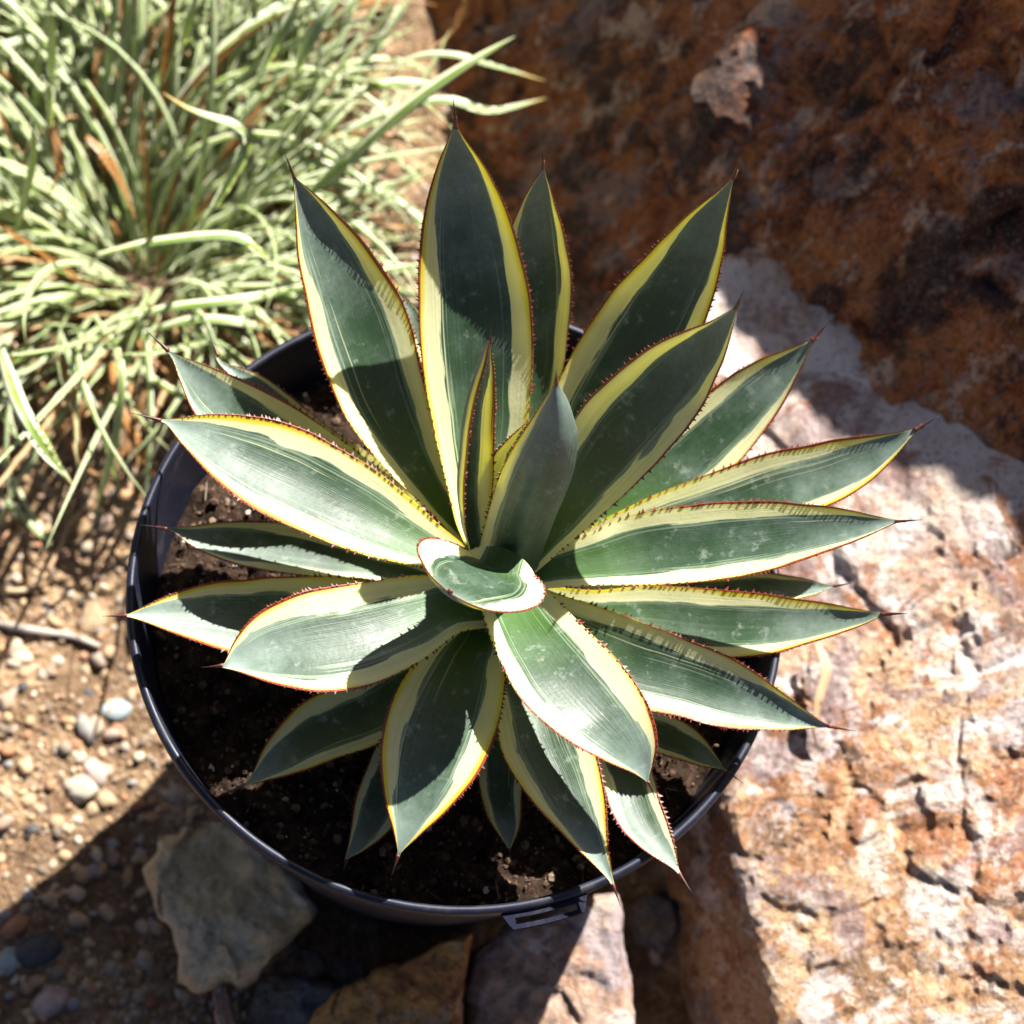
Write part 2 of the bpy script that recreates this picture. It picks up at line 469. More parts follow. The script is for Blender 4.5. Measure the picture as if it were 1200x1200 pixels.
def boulder(name, c, planes, level, mat, k=26., noise=(.02, .008), seed=0, extra=None, strata=None):
    D, F = get_ico(level); c = np.asarray(c, float)
    acc = np.zeros(len(D))
    for p, n in planes:
        n = np.asarray(n, float); n = n / np.linalg.norm(n)
        d = max((np.asarray(p) - c) @ n, .01)
        acc += np.maximum(D @ n / d, 1e-4) ** k
    r = acc ** (-1 / k)
    P = c + D * r[:, None]
    W = P + .04 * np.column_stack([fbm(P, 6, 2, seed + 50), fbm(P, 6, 2, seed + 60), fbm(P, 6, 2, seed + 70)])
    f1, f2, cv = cellnoise(W, 13, seed)
    _, _, c2 = cellnoise(W + .02 * np.column_stack([fbm(P, 30, 3, seed + 81), fbm(P, 30, 3, seed + 82), fbm(P, 30, 3, seed + 83)]), 34, seed + 30)
    _, _, c3 = cellnoise(W, 95, seed + 40)
    disp = noise[0] * (cv - .5) + noise[0] * .8 * fbm(P, 5, 3, seed + 1) + noise[1] * .42 * fbm(P, 26, 5, seed + 5, .55) + noise[1] * .75 * (c2 - .5) + noise[1] * .35 * (c3 - .5)
    disp -= .7 * noise[1] * np.exp(-((f2 - f1) / .06) ** 2)
    if strata is not None:
        s = W @ np.asarray(strata); disp += .004 * np.sign(np.sin(s * 120)) * np.abs(np.sin(s * 120)) ** .5
    P = P + D * disp[:, None]
    if extra is not None: P = extra(P, D)
    return mesh_obj(name, P, F, mat, origin=c, smooth=False)

# pale boulder hugging the pot on the right: top near rim height, sloping to the lower left
q = lambda x, y, z: un(x, y, z)
Rp = [(q(1010, 640, -.085), (-.06, .03, 1)),
      (q(870, 1000, -.165), (-.36, -.22, 1)),
      (q(790, 1080, -.27), (-1, -.40, .22)),
      (q(825, 310, -.13), (-1, .5, .6)),
      (q(1000, 180, -.15), (.1, 1, .2)),
      (q(1500, 900, -.2), (1, 0, .2)),
      (q(1000, 1500, -.2), (0, -1, .3)),
      ((.4, .1, -.42), (0, 0, -1))]
def nest(P, D):
    # the stone stops just short of the pot
    r_ = np.hypot(P[:, 0], P[:, 1]); lim = np.where(P[:, 2] > -.02, .1515, .1500 + .18 * np.clip(P[:, 2] + .02, -.25, 0))
    k_ = np.where(r_ < lim, lim / np.maximum(r_, 1e-6), 1.)
    Q = P.copy(); Q[:, :2] *= k_[:, None]
    return Q
br = boulder('boulder', (.36, .08, -.25), Rp, 7, M['quartz'], 80, (.0050, .0038), 21, nest)
tag(br, 'pale rust and white quartz boulder in full sun, leaning against the black pot', 'boulder')

# dark rust boulder behind: steep shaded face
def ledge(P, D):
    # a protruding knob high on the shaded face, its upper side turned to the sun
    v = (P - CAM) @ MROT
    pr = np.column_stack([600 + FPX * v[:, 0] / -v[:, 2], 600 - FPX * v[:, 1] / -v[:, 2]])
    dd = np.hypot(pr[:, 0] - 872, pr[:, 1] - 95) + 400 * np.linalg.norm(P - CAM, axis=1)
    c = P[np.argmin(dd)]
    n = np.array([-.60, -.80, .80]); n /= np.linalg.norm(n)
    lat = np.array([.82, -.58, 0.]); upv = np.cross(lat, n); upv *= np.sign(upv[2])
    r_ = P - c
    a = r_ @ upv + .35 * (r_ @ lat); b = r_ @ lat + .004 * fbm(P, 60, 3, 4)
    a = a + .006 * fbm(P, 45, 3, 9)
    prof = np.where(a > -.026, np.clip((.040 - a) / .066, 0, 1), np.clip((a + .036) / .010, 0, 1))
    w_ = np.clip(1.5 - np.abs(b) / .020, 0, 1) * (np.abs(r_ @ n) < .05)
    return P + n * (.022 * prof * w_)[:, None]
Dp = [(q(698, 300, -.20), (-.80, -.60, .70)),
      (q(940, 345, -.095), (-.60, -.80, .845)),
      (q(1190, 555, -.08), (-.66, -.75, .64)),
      ((.42, .40, .36), (-.95, .1, 1)),
      ((.2, .75, 0), (0, 1, .2)), ((.85, .4, 0), (1, 0, .2)),
      ((.3, .4, -.45), (0, 0, -1))]
bd = boulder('boulder', (.36, .48, -.10), Dp, 7, M['rust'], 70, (.010, .006), 5, ledge)
tag(bd, 'dark rust brown boulder with a steep shaded face, behind the agave', 'boulder')

# ------------------------------------------------------------------ flat stones at the foot of the pot
def slab(name, outline, ztop, thick, mat, seed, label, tilt=(0, 0), cat='stone', rough=.0035, group=None):
    O = np.asarray(outline, float); cxy = O.mean(0)
    O2 = np.vstack([O, O[:1]]); sl_ = np.concatenate([[0], np.cumsum(np.linalg.norm(np.diff(O2, axis=0), axis=1))])
    qs = np.linspace(0, sl_[-1], 161)[:-1]
    C = np.stack([np.interp(qs, sl_, O2[:, k_]) for k_ in (0, 1)], 1)      # straight broken edges
    zc = ztop + tilt[0] * (C[:, 0] - cxy[0]) / 100 + tilt[1] * (C[:, 1] - cxy[1]) / 100
    E = un(C[:, 0], C[:, 1], zc); ctr = un(cxy[0], cxy[1], ztop)
    m = len(E); rings = []
    ss_ = [.01] + list(np.linspace(.04, .9, 34)) + [.93, .96, .98, 1.0]
    for s in ss_:
        p = ctr + (E - ctr) * s
        p[:, 2] -= thick * .16 * max(0, (s - .8) / .2) ** 2.2
        rings.append(p)
    for a, ins in ((.35, 1.012), (.62, 1.0), (.85, .97), (1., .88)):
        p = ctr + (E - ctr) * ins; p[:, 2] -= thick * a
        rings.append(p)
    P = np.vstack(rings)
    n = len(rings)
    out = P - ctr; out[:, 2] = 0; out /= np.linalg.norm(out, axis=1)[:, None] + 1e-9
    f1, f2, cv = cellnoise(P, 22, seed)
    top = np.repeat(np.array([1.] * len(ss_) + [.4, .3, .2, 0]), m)
    P[:, 2] += top * (rough * 1.4 * (cv - .5) + rough * fbm(P, 30, 4, seed) + rough * .5 * fbm(P, 120, 3, seed + 3))
    edge = np.repeat(np.clip((np.array(ss_ + [1, 1, 1, 1]) - .7) / .3, 0, 1), m)
    P += out * (edge * (.0025 * fbm(P, 60, 4, seed + 8) + .002 * (cv - .5)))[:, None]
    F = grid_faces(n, m, True); F.append(tuple(range(m))[::-1]); F.append(tuple((n - 1) * m + j for j in range(m)))
    o = mesh_obj(name, P, F, mat, origin=ctr)
    return tag(o, label, cat, group)

slab('flat_stone', [(170, 1019), (187, 1000), (187, 986), (222, 966), (262, 963), (296, 965), (335, 1008), (367, 1055), (362, 1070), (335, 1097), (305, 1140), (280, 1156), (267, 1145),
                    (245, 1150), (222, 1157), (206, 1145), (209, 1117), (200, 1085), (185, 1060)], -.205, .030, M['beige'], 3,
     'angular beige stone with grey stains, lying beside the pot on shaded soil', (.010, -.004))
slab('flat_stone', [(372, 1180), (400, 1156), (443, 1133), (500, 1110), (530, 1096), (556, 1088), (550, 1120), (545, 1150), (540, 1183), (534, 1230), (520, 1290), (400, 1290), (350, 1230)], -.185, .05, M['orange'], 7,
     'rusty orange stone slab next to the pink slab below the pot', (.012, -.01))
slab('flat_stone', [(556, 1112), (600, 1080), (645, 1062), (700, 1042), (724, 1046), (733, 1070), (736, 1100), (741, 1150), (744, 1200), (738, 1270), (640, 1300), (540, 1290), (546, 1190), (551, 1140)], -.187, .06, M['pink'], 9,
     'smooth pinkish stone slab, half sunlit, under the pot handle', (.006, -.006))
slab('flat_stone', [(300, 1146), (350, 1138), (405, 1152), (425, 1185), (420, 1230), (380, 1260), (300, 1255), (288, 1200)], -.215, .04, M['slate'], 12,
     'blue grey stone with pale veins left of the orange slab', (.01, .004))
slab('stone_shard', [(246, 1153), (262, 1141), (269, 1165), (276, 1200), (270, 1230), (262, 1226), (252, 1185)], -.215, .03, M['pink'], 15,
     'thin upright pale stone shard touching the beige stone', (-.02, 0), 'stone', .0015)
slab('stone', [(312, 1128), (345, 1103), (375, 1112), (390, 1135), (370, 1150), (325, 1150)], -.235, .035, M['slate'], 18,
     'dark grey stone tucked in shadow between beige stone and pot', (.01, 0))
slab('stone', [(378, 1138), (400, 1117), (425, 1126), (430, 1150), (400, 1158)], -.235, .03, M['slate'], 22,
     'small dark pointed stone in shadow behind the orange slab', (.02, 0))
slab('stone', [(742, 1060), (765, 1045), (790, 1060), (797, 1090), (780, 1110), (752, 1098)], -.258, .03, M['slate'], 25,
     'dull stone in the gap between pink slab and quartz boulder', (0, 0))

# ------------------------------------------------------------------ pebbles
def pebble_mesh(seed, lvl=3, angular=.5):
    D, F = get_ico(lvl)
    r = 1 + .22 * fbm(D + seed * 3.1, 1.3, 2, seed) + .07 * fbm(D + seed, 4, 2, seed + 2)
    if angular > 0:
        rg = np.random.default_rng(seed); acc = np.zeros(len(D))
        for i in range(9):
            n = rg.normal(size=3); n /= np.linalg.norm(n); acc += np.maximum(D @ n / rg.uniform(.75, 1.05), 1e-3) ** 14
        r = r * (1 - angular) + angular * np.minimum(acc ** (-1 / 14), 1.25)
    return D * r[:, None], F

def pebble(px, py, size, col, seed, label, group=None, ang=.5, asp=(1, .75, .6), rot=0., sink=.40):
    p = gpx(px, py); s = size / 2 * (CAM[2] - p[2]) / FPX * 1.05
    D, F = pebble_mesh(seed, 3, ang)
    V = D * (np.array(asp) * s)
    cr, sr = math.cos(rot), math.sin(rot)
    V = V @ np.array([[cr, sr, 0], [-sr, cr, 0], [0, 0, 1]])
    mat = PM.get(col)
    if mat is None:
        base = np.array(col); mat = PM[col] = mat_simple('pebble_stone', tuple(base), tuple(base * .55), 110, .75, .5, .001, .35)
    o = mesh_obj('pebble', V, F, mat)
    o.location = Vector(p) + Vector((0, 0, asp[2] * s * (1 - 2 * sink)))
    return tag(o, label, 'pebble', group)
PM = {}
TAN, GREY, BLUE, PINK, RED, WHITE, DARK = (.42, .29, .17), (.26, .24, .22), (.30, .35, .36), (.46, .34, .29), (.34, .16, .08), (.47, .40, .31), (.07, .065, .065)
for a in [(134, 831, 34, BLUE, 1, 'pale blue grey stone chip on sunlit sand beside the pot', .9, (1, .8, .35), .5),
          (101, 853, 38, GREY, 2, 'long grey pebble on sunlit sand near the blue chip', .4, (1, .5, .45), 2.2),
          (111, 905, 38, PINK, 3, 'pinkish white pebble at the edge of the pot shadow', .5, (1, .6, .5), 2.3),
          (96, 926, 36, WHITE, 4, 'pale blunt pebble touching the pinkish white pebble', .75, (1, .85, .6), .4),
          (124, 938, 24, TAN, 5, 'round brown pebble just inside the pot shadow', .2, (1, .9, .7), 0),
          (19, 1086, 30, RED, 6, 'brick red pebble on shaded soil', .5, (1, .65, .6), 1.0),
          (45, 1115, 46, DARK, 7, 'large blackish pebble on shaded soil beside the red one', .5, (1, .8, .5), .6),
          (91, 1078, 24, TAN, 8, 'orange tan pebble on shaded soil beside the black one', .3, (1, .7, .6), .2),
          (8, 1128, 30, BLUE, 9, 'slate blue pebble below the red pebble on shaded soil', .7, (1, .8, .4), 1.2),
          (768, 1119, 24, WHITE, 10, 'white shell shaped pebble in the gap beside the pink slab', .1, (1, .6, .6), 2.0),
          (110, 725, 46, TAN, 12, 'big tan pebble on sand against the left of the pot', .6, (1, .8, .5), 1.6),
          (60, 1175, 40, PINK, 13, 'pink grey stone chip at the dark soil below the black pebble', .8, (1, .8, .5), .9)]:
    pebble(a[0], a[1], a[2], a[3], a[4], a[5], None, a[6], a[7], a[8])
rp = random.Random(5)
spots = []
for i in range(400):
    x, y = rp.uniform(0, 300), rp.uniform(600, 1200)
    if len(spots) >= 70: break
    if math.hypot(x - 533, y - 720) < 405 or any(math.hypot(x - a, y - b) < 15 for a, b in spots): continue
    if 165 < x < 370 and 960 < y < 1160: continue
    spots.append((x, y))
kinds = {TAN: 'tan', GREY: 'grey', WHITE: 'cream', RED: 'reddish', DARK: 'blackish'}
for i, (x, y) in enumerate(spots):
    c = rp.choice([TAN, TAN, TAN, GREY, WHITE, RED, DARK])
    where = 'on the soil in the shadow of the pot' if y > 870 + (190 - x) else 'on the sunlit sand left of the pot' if y > 690 else 'on the soil below the grass tuft'
    sz_ = rp.uniform(9, 19); big = 'small' if sz_ > 14 else 'tiny'
    pebble(x, y, sz_, c, 40 + i, big + ' ' + kinds[c] + ' pebble ' + where, big + ' ' + kinds[c] + ' pebbles ' + where, rp.uniform(.5, .95), (1, rp.uniform(.6, .95), rp.uniform(.5, .75)), rp.uniform(0, 6))

def scatter(name, pts, sizes, mat, lvl, seed, label=None, flat=.7, kind='stuff', rr=None, up=.2, lens=None):
    """many tiny pieces in one mesh"""
    rg = np.random.default_rng(seed); D, F = get_ico(lvl); F = np.array(F)
    Vs, Fs, A = [], [], []
    for i, (p, s) in enumerate(zip(pts, sizes)):
        r = 1 + .3 * (hsh(np.round(D[:, 0] * 9), np.round(D[:, 1] * 9), np.round(D[:, 2] * 9) + i * 7, seed) - .5)
        a = rg.uniform(0, 6.28); c_, s_ = math.cos(a), math.sin(a)
        sc = np.array([1, rg.uniform(.55, 1), rg.uniform(.45, flat)])
        if lens: sc[0] = rg.uniform(*lens)
        V = (D * r[:, None] * sc) @ np.array([[c_, s_, 0], [-s_, c_, 0], [0, 0, 1]])
        if lens:
            b = rg.uniform(-.6, .6); V = V @ np.array([[1, 0, 0], [0, math.cos(b), math.sin(b)], [0, -math.sin(b), math.cos(b)]])
        Vs.append(V * s + p + (0, 0, s * up)); Fs.append(F + i * len(D)); A.append(np.full(len(D), rg.uniform() if rr is None else rr(rg)))
    o = mesh_obj(name, np.vstack(Vs), np.vstack(Fs), mat, attrs={'rnd': np.concatenate(A)}, smooth=lvl > 1)
    return tag(o, label, None, None, kind)

g = []
while len(g) < 5000:
    x, y = RNG.uniform(-.40, .10), RNG.uniform(-.28, .45)
    if math.hypot(x, y) < .125 or (x < -.1 and y > .2): continue
    g.append((x, y, 0))
g = np.array(g); g[:, 2] = ground_h(g[:, :2])
scatter('gravel', g, np.minimum(.0008 + RNG.exponential(.0014, len(g)), .0062), M['gravel'], 2, 3, 'fine sand grit and gravel strewn over the soil')

g = []
while len(g) < 260:
    x, y = RNG.uniform(-.36, .02), RNG.uniform(-.24, .16)
    if math.hypot(x, y) > .15: g.append((x, y, gz(x, y)))
M['litter'] = mat_attr('straw_litter', [(0, (.52, .40, .24)), (.5, (.36, .22, .11)), (1, (.20, .12, .07))], 200, .8)
scatter('straw_litter', np.array(g), RNG.uniform(.0004, .0008, len(g)), M['litter'], 1, 8, 'broken straw and dry leaf bits on the soil', 1., lens=(5, 16), up=1.6)

# ------------------------------------------------------------------ pot
def lathe(prof, m):
    th = np.linspace(0, 2 * math.pi, m, endpoint=False)
    prof = np.asarray(prof)
    V = np.stack([prof[:, None, 0] * np.cos(th), prof[:, None, 0] * np.sin(th), np.repeat(prof[:, 1][:, None], m, 1)], -1).reshape(-1, 3)
    return V, grid_faces(len(prof), m, True)
pot = empty('plant_pot', (0, 0, GZ))
tag(pot, 'round black plastic nursery pot with a thin rim holding the agave', 'pot')
up = np.array([0, 0, -GZ])
H = GZ + .002
V, F = lathe([(.1463, -.004), (.1428, -.03), (.138, -.06), (.100, H + .006), (0, H + .006), (0, H), (.098, H), (.102, H + .004), (.1395, -.055), (.1440, -.030), (.1470, -.010), (.1474, -.0065)], 160)
wall = mesh_obj('wall', V + up, F, M['plastic'], pot)
V, F = lathe([(.1460, -.0050), (.1463, -.0018), (.1468, -.0005), (.1477, .0001), (.1490, -.0001), (.1500, -.0009), (.1504, -.0022), (.1504, -.0052), (.1499, -.0062), (.1475, -.0066), (.1468, -.0058), (.1462, -.0062), (.1460, -.0050)], 200)
mesh_obj('rim', V + up, F, M['plastic'], pot)
# lifting tab with a slot
a0 = un(588, 1076, -.004); a1 = un(692, 1058, -.004)
A0, A1 = math.atan2(a0[1], a0[0]), math.atan2(a1[1], a1[0])
nA = 28; rad = [.1500, .1516, .1528, .1556, .1576]
V, F = [], []
for zi, z in enumerate((-.0030, -.0062)):
    for i in range(nA + 1):
        t = i / nA; ang = A0 + (A1 - A0) * t
        for r in rad:
            taper = min(1, min(t, 1 - t) * 9 + .12)
            rr_ = .1500 + (r - .1500) * (taper if r > .153 else min(1, taper * 1.0))
            V.append((rr_ * math.cos(ang), rr_ * math.sin(ang), z))
mR = len(rad); half = (nA + 1) * mR
idx = lambda zi, i, j: zi * half + i * mR + j
hole = lambda i, j: j in (2,) and 4 <= i < nA - 4
for i in range(nA):
    for j in range(mR - 1):
        if hole(i, j): continue
        F.append((idx(0, i, j), idx(0, i, j + 1), idx(0, i + 1, j + 1), idx(0, i + 1, j)))
        F.append((idx(1, i, j), idx(1, i + 1, j), idx(1, i + 1, j + 1), idx(1, i, j + 1)))
        for (di, dj, e) in ((0, -1, ((i, j), (i + 1, j))), (0, 1, ((i + 1, j + 1), (i, j + 1))), (-1, 0, ((i, j + 1), (i, j))), (1, 0, ((i + 1, j), (i + 1, j + 1)))):
            ni, nj = i + di, j + dj
            if ni < 0 or ni >= nA or nj < 0 or nj >= mR - 1 or hole(ni, nj):
                (p0, p1) = e
                F.append((idx(0, *p0), idx(0, *p1), idx(1, *p1), idx(1, *p0)))
mesh_obj('handle', np.array(V) + up, F, mat_plastic('black_plastic_tab', .7, .85, .08), pot, smooth=False)

# potting soil
SZ = -.040
rr_, tt_ = np.meshgrid(np.concatenate([[.0005], np.linspace(.003, .1404, 90)]), np.linspace(0, 2 * math.pi, 260, endpoint=False), indexing='ij')
sx, sy = (rr_ * np.cos(tt_)).ravel(), (rr_ * np.sin(tt_)).ravel()
P0 = np.column_stack([sx, sy, np.zeros(len(sx))])
def soil_h(P0): return SZ + .006 * fbm(P0, 20, 3, 2) + .0042 * fbm(P0, 90, 4, 6, .65) + .006 * (1 - (P0[:, 0] ** 2 + P0[:, 1] ** 2) / .02)
tag(mesh_obj('potting_soil', np.column_stack([sx, sy, soil_h(P0)]), grid_faces(91, 260, True), M['peat']), 'dark crumbly potting soil filling the black pot', None, None, 'stuff')
g = []
while len(g) < 5200:
    x, y = RNG.uniform(-.14, .14, 2)
    if .03 < math.hypot(x, y) < .139: g.append((x, y, 0))
g = np.array(g); g[:, 2] = soil_h(g)
scatter('soil_crumbs', g, np.minimum(.0005 + RNG.exponential(.0006, len(g)), .0026), M['crumb'], 1, 5, 'loose peat crumbs and bark bits on the potting soil', 1.)
g2 = g[RNG.permutation(len(g))[:420]]
scatter('soil_fibres', g2, RNG.uniform(.0003, .0006, len(g2)), M['crumb'], 1, 6, 'thin root and bark fibres on the potting soil', 1., lens=(4, 12), up=1.5)

# ------------------------------------------------------------------ agave
CORE = un(592, 668, 0.0)
ag = empty('agave_plant', (CORE[0], CORE[1], SZ))
tag(ag, 'variegated agave rosette of green leaves with cream yellow margins and red spines', 'agave')
AGO = np.array([CORE[0], CORE[1], SZ])

# each leaf: one edge, other edge (base to tip, photo pixels), heights base/middle/tip, spine tip, cup depth, roll (height of first edge over second)
LEAVES = [
 # outer, lowest
 dict(A=[(610, 600), (612, 500), (603, 420), (592, 340), (596, 280), (612, 235), (634, 201)], B=[(650, 600), (650, 480), (664, 410), (670, 340), (663, 280), (650, 235), (638, 203)], z=(.005, .060, .125), s=(635, 170)),
 dict(A=[(680, 600), (760, 520), (840, 450), (880, 425), (915, 412), (948, 400)], B=[(690, 640), (790, 598), (860, 548), (900, 500), (930, 450), (950, 404)], z=(.01, .04, .075), s=(970, 379)),
 dict(A=[(690, 690), (800, 676), (880, 670), (930, 675), (973, 685)], B=[(690, 712), (800, 712), (900, 709), (950, 700), (974, 689)], z=(.0, .015, .03), s=(1000, 683)),
 dict(A=[(700, 790), (770, 830), (815, 855), (846, 897)], B=[(700, 850), (765, 882), (810, 895), (845, 902)], z=(-.01, -.005, .0), s=(871, 918)),
 dict(A=[(650, 810), (698, 890), (718, 955), (750, 992), (791, 1020)], B=[(720, 820), (760, 890), (778, 945), (790, 985), (796, 1017)], z=(-.01, .0, .005), s=(811, 1046)),
 dict(A=[(560, 840), (559, 910), (570, 955), (594, 993)], B=[(620, 850), (613, 925), (610, 965), (599, 993)], z=(-.015, -.015, -.018), s=(598, 1004)),
 dict(A=[(475, 810), (440, 878), (418, 930), (409, 985), (405, 1003)], B=[(510, 840), (482, 920), (460, 970), (430, 995), (408, 1006)], z=(-.015, -.015, -.015), s=(402, 1022)),
 dict(A=[(500, 755), (430, 793), (370, 815), (335, 840), (310, 875), (291, 915)], B=[(520, 800), (475, 852), (440, 873), (390, 892), (340, 908), (292, 919)], z=(-.005, .0, .0), s=(260, 932), st=1),
 dict(A=[(510, 670), (420, 640), (340, 614), (270, 611), (203, 619)], B=[(510, 695), (430, 678), (350, 674), (280, 663), (235, 645), (204, 624)], z=(.0, .008, .012), s=(164, 615)),
 dict(A=[(500, 580), (410, 515), (360, 478), (310, 442), (261, 423)], B=[(470, 610), (360, 530), (300, 470), (257, 427)], z=(.0, .03, .05), s=(243, 388)),
 dict(A=[(540, 540), (495, 430), (476, 372), (460, 338)], B=[(570, 520), (520, 410), (492, 365), (464, 338)], z=(.0, .035, .06), s=(455, 326)),
 # middle
 dict(A=[(500, 700), (420, 680), (340, 675), (260, 679), (200, 697), (152, 719)], B=[(490, 740), (400, 768), (330, 772), (270, 763), (210, 744), (153, 724)], z=(.0, .016, .025), s=(120, 722)),
 dict(A=[(500, 590), (400, 515), (340, 472), (280, 442), (240, 426), (202, 415)], B=[(470, 620), (360, 575), (290, 540), (235, 492), (211, 445), (201, 420)], z=(.005, .04, .07), s=(171, 387)),
 dict(A=[(650, 640), (735, 595), (810, 563), (890, 535), (970, 517), (1030, 510), (1068, 504)], B=[(670, 670), (780, 645), (880, 625), (960, 598), (1010, 572), (1045, 540), (1070, 509)], z=(.02, .05, .085), s=(1100, 488), st=1),
 dict(A=[(630, 685), (690, 692), (760, 687), (860, 692), (940, 702), (1000, 712), (1028, 717)], B=[(650, 725), (740, 752), (820, 770), (890, 769), (950, 752), (1000, 735), (1030, 722)], z=(.015, .028, .060), s=(1064, 719)),
 dict(A=[(620, 685), (670, 702), (730, 720), (800, 748), (860, 772), (920, 812), (965, 846)], B=[(620, 740), (680, 800), (735, 828), (800, 842), (860, 852), (920, 856), (966, 852)], z=(.025, .036, .020), s=(1003, 857), roll=.006),
 dict(A=[(560, 735), (576, 810), (587, 880), (618, 935), (660, 980), (700, 1018), (713, 1032)], B=[(640, 745), (680, 840), (703, 900), (712, 960), (715, 1000), (718, 1028)], z=(.01, .022, .015), s=(727, 1062)),
 dict(A=[(620, 560), (648, 462), (690, 380), (735, 320), (790, 265), (835, 228), (857, 207)], B=[(680, 590), (760, 490), (805, 425), (832, 360), (846, 300), (854, 250), (860, 211)], z=(.02, .075, .150), s=(869, 182)),
 dict(A=[(545, 640), (500, 597), (450, 545), (400, 480), (368, 395), (352, 320), (346, 250), (344, 214)], B=[(560, 625), (532, 575), (513, 515), (494, 430), (472, 355), (430, 290), (385, 240), (349, 211)], z=(.02, .065, .130), s=(333, 177), st=1),
 # upper
 dict(A=[(545, 640), (480, 582), (420, 540), (355, 502), (300, 488), (245, 485), (195, 492)], B=[(540, 668), (490, 664), (430, 650), (370, 630), (300, 597), (250, 560), (215, 522), (195, 497)], z=(.03, .055, .075), s=(154, 484)),
 dict(A=[(570, 680), (500, 672), (430, 680), (360, 692), (305, 715), (275, 748), (262, 778)], B=[(580, 735), (540, 742), (490, 778), (440, 803), (380, 812), (320, 802), (265, 784)], z=(.028, .050, .045), s=(236, 782), cup=.16),
 dict(A=[(550, 715), (500, 760), (462, 815), (447, 870), (449, 925), (460, 975), (466, 999)], B=[(590, 715), (592, 790), (583, 855), (560, 910), (525, 950), (490, 980), (470, 999)], z=(.02, .038, .02), s=(459, 1026), cup=.16),
 dict(A=[(555, 690), (580, 760), (605, 810), (645, 852), (690, 882), (735, 903), (757, 917)], B=[(635, 685), (680, 730), (725, 775), (757, 820), (770, 865), (767, 895), (761, 913)], z=(.035, .062, .045), s=(768, 936), cup=.14),
 dict(A=[(610, 655), (690, 625), (740, 603), (810, 592), (890, 587), (960, 592), (1020, 602), (1048, 607)], B=[(620, 690), (720, 684), (800, 683), (870, 675), (930, 660), (990, 640), (1048, 613)], z=(.035, .065, .10), s=(1080, 609), cup=.2),
 dict(A=[(545, 640), (530, 600), (510, 510), (494, 420), (488, 340), (492, 280), (506, 215), (530, 152)], B=[(585, 640), (605, 560), (619, 480), (625, 410), (619, 340), (603, 270), (572, 200), (537, 152)], z=(.03, .085, .160), s=(531, 115)),
 dict(A=[(605, 640), (640, 560), (672, 490), (715, 440), (775, 398), (830, 378), (860, 362)], B=[(615, 680), (690, 618), (755, 558), (815, 490), (845, 430), (858, 390), (864, 365)], z=(.035, .095, .165), s=(872, 339)),
 # heart
 dict(A=[(566, 625), (562, 578), (574, 540), (598, 510), (620, 493), (634, 481)], B=[(600, 640), (635, 600), (655, 550), (655, 515), (648, 492), (639, 482)], z=(.035, .08, .12), s=(640, 474), cup=.5, th=.5),
 dict(A=[(554, 655), (545, 600), (548, 540), (557, 480), (568, 432), (573, 403)], B=[(575, 645), (577, 570), (580, 490), (582, 440), (577, 404)], z=(.04, .095, .14), s=(575, 384), cup=.62, roll=.006, th=.5, v0=.35),
 dict(A=[(560, 645), (573, 592), (590, 548), (612, 508), (637, 470), (650, 452)], B=[(630, 668), (655, 597), (673, 545), (677, 508), (667, 473), (655, 452)], z=(.045, .105, .150), s=(652, 434), noB=1, v0=.45, cup=-.42, u1=.62, th=.6),
 dict(A3=[(578, 668, .030), (560, 650, .055), (528, 634, .078), (497, 631, .092), (487, 643, .100), (501, 670, .108), (524, 692, .112)],
      B3=[(590, 674, .030), (603, 668, .055), (625, 676, .078), (638, 690, .090), (630, 710, .098), (590, 717, .106), (555, 709, .110), (529, 697, .112)], s=(525, 697), cup=.10, th=.6, sz=.112),
]

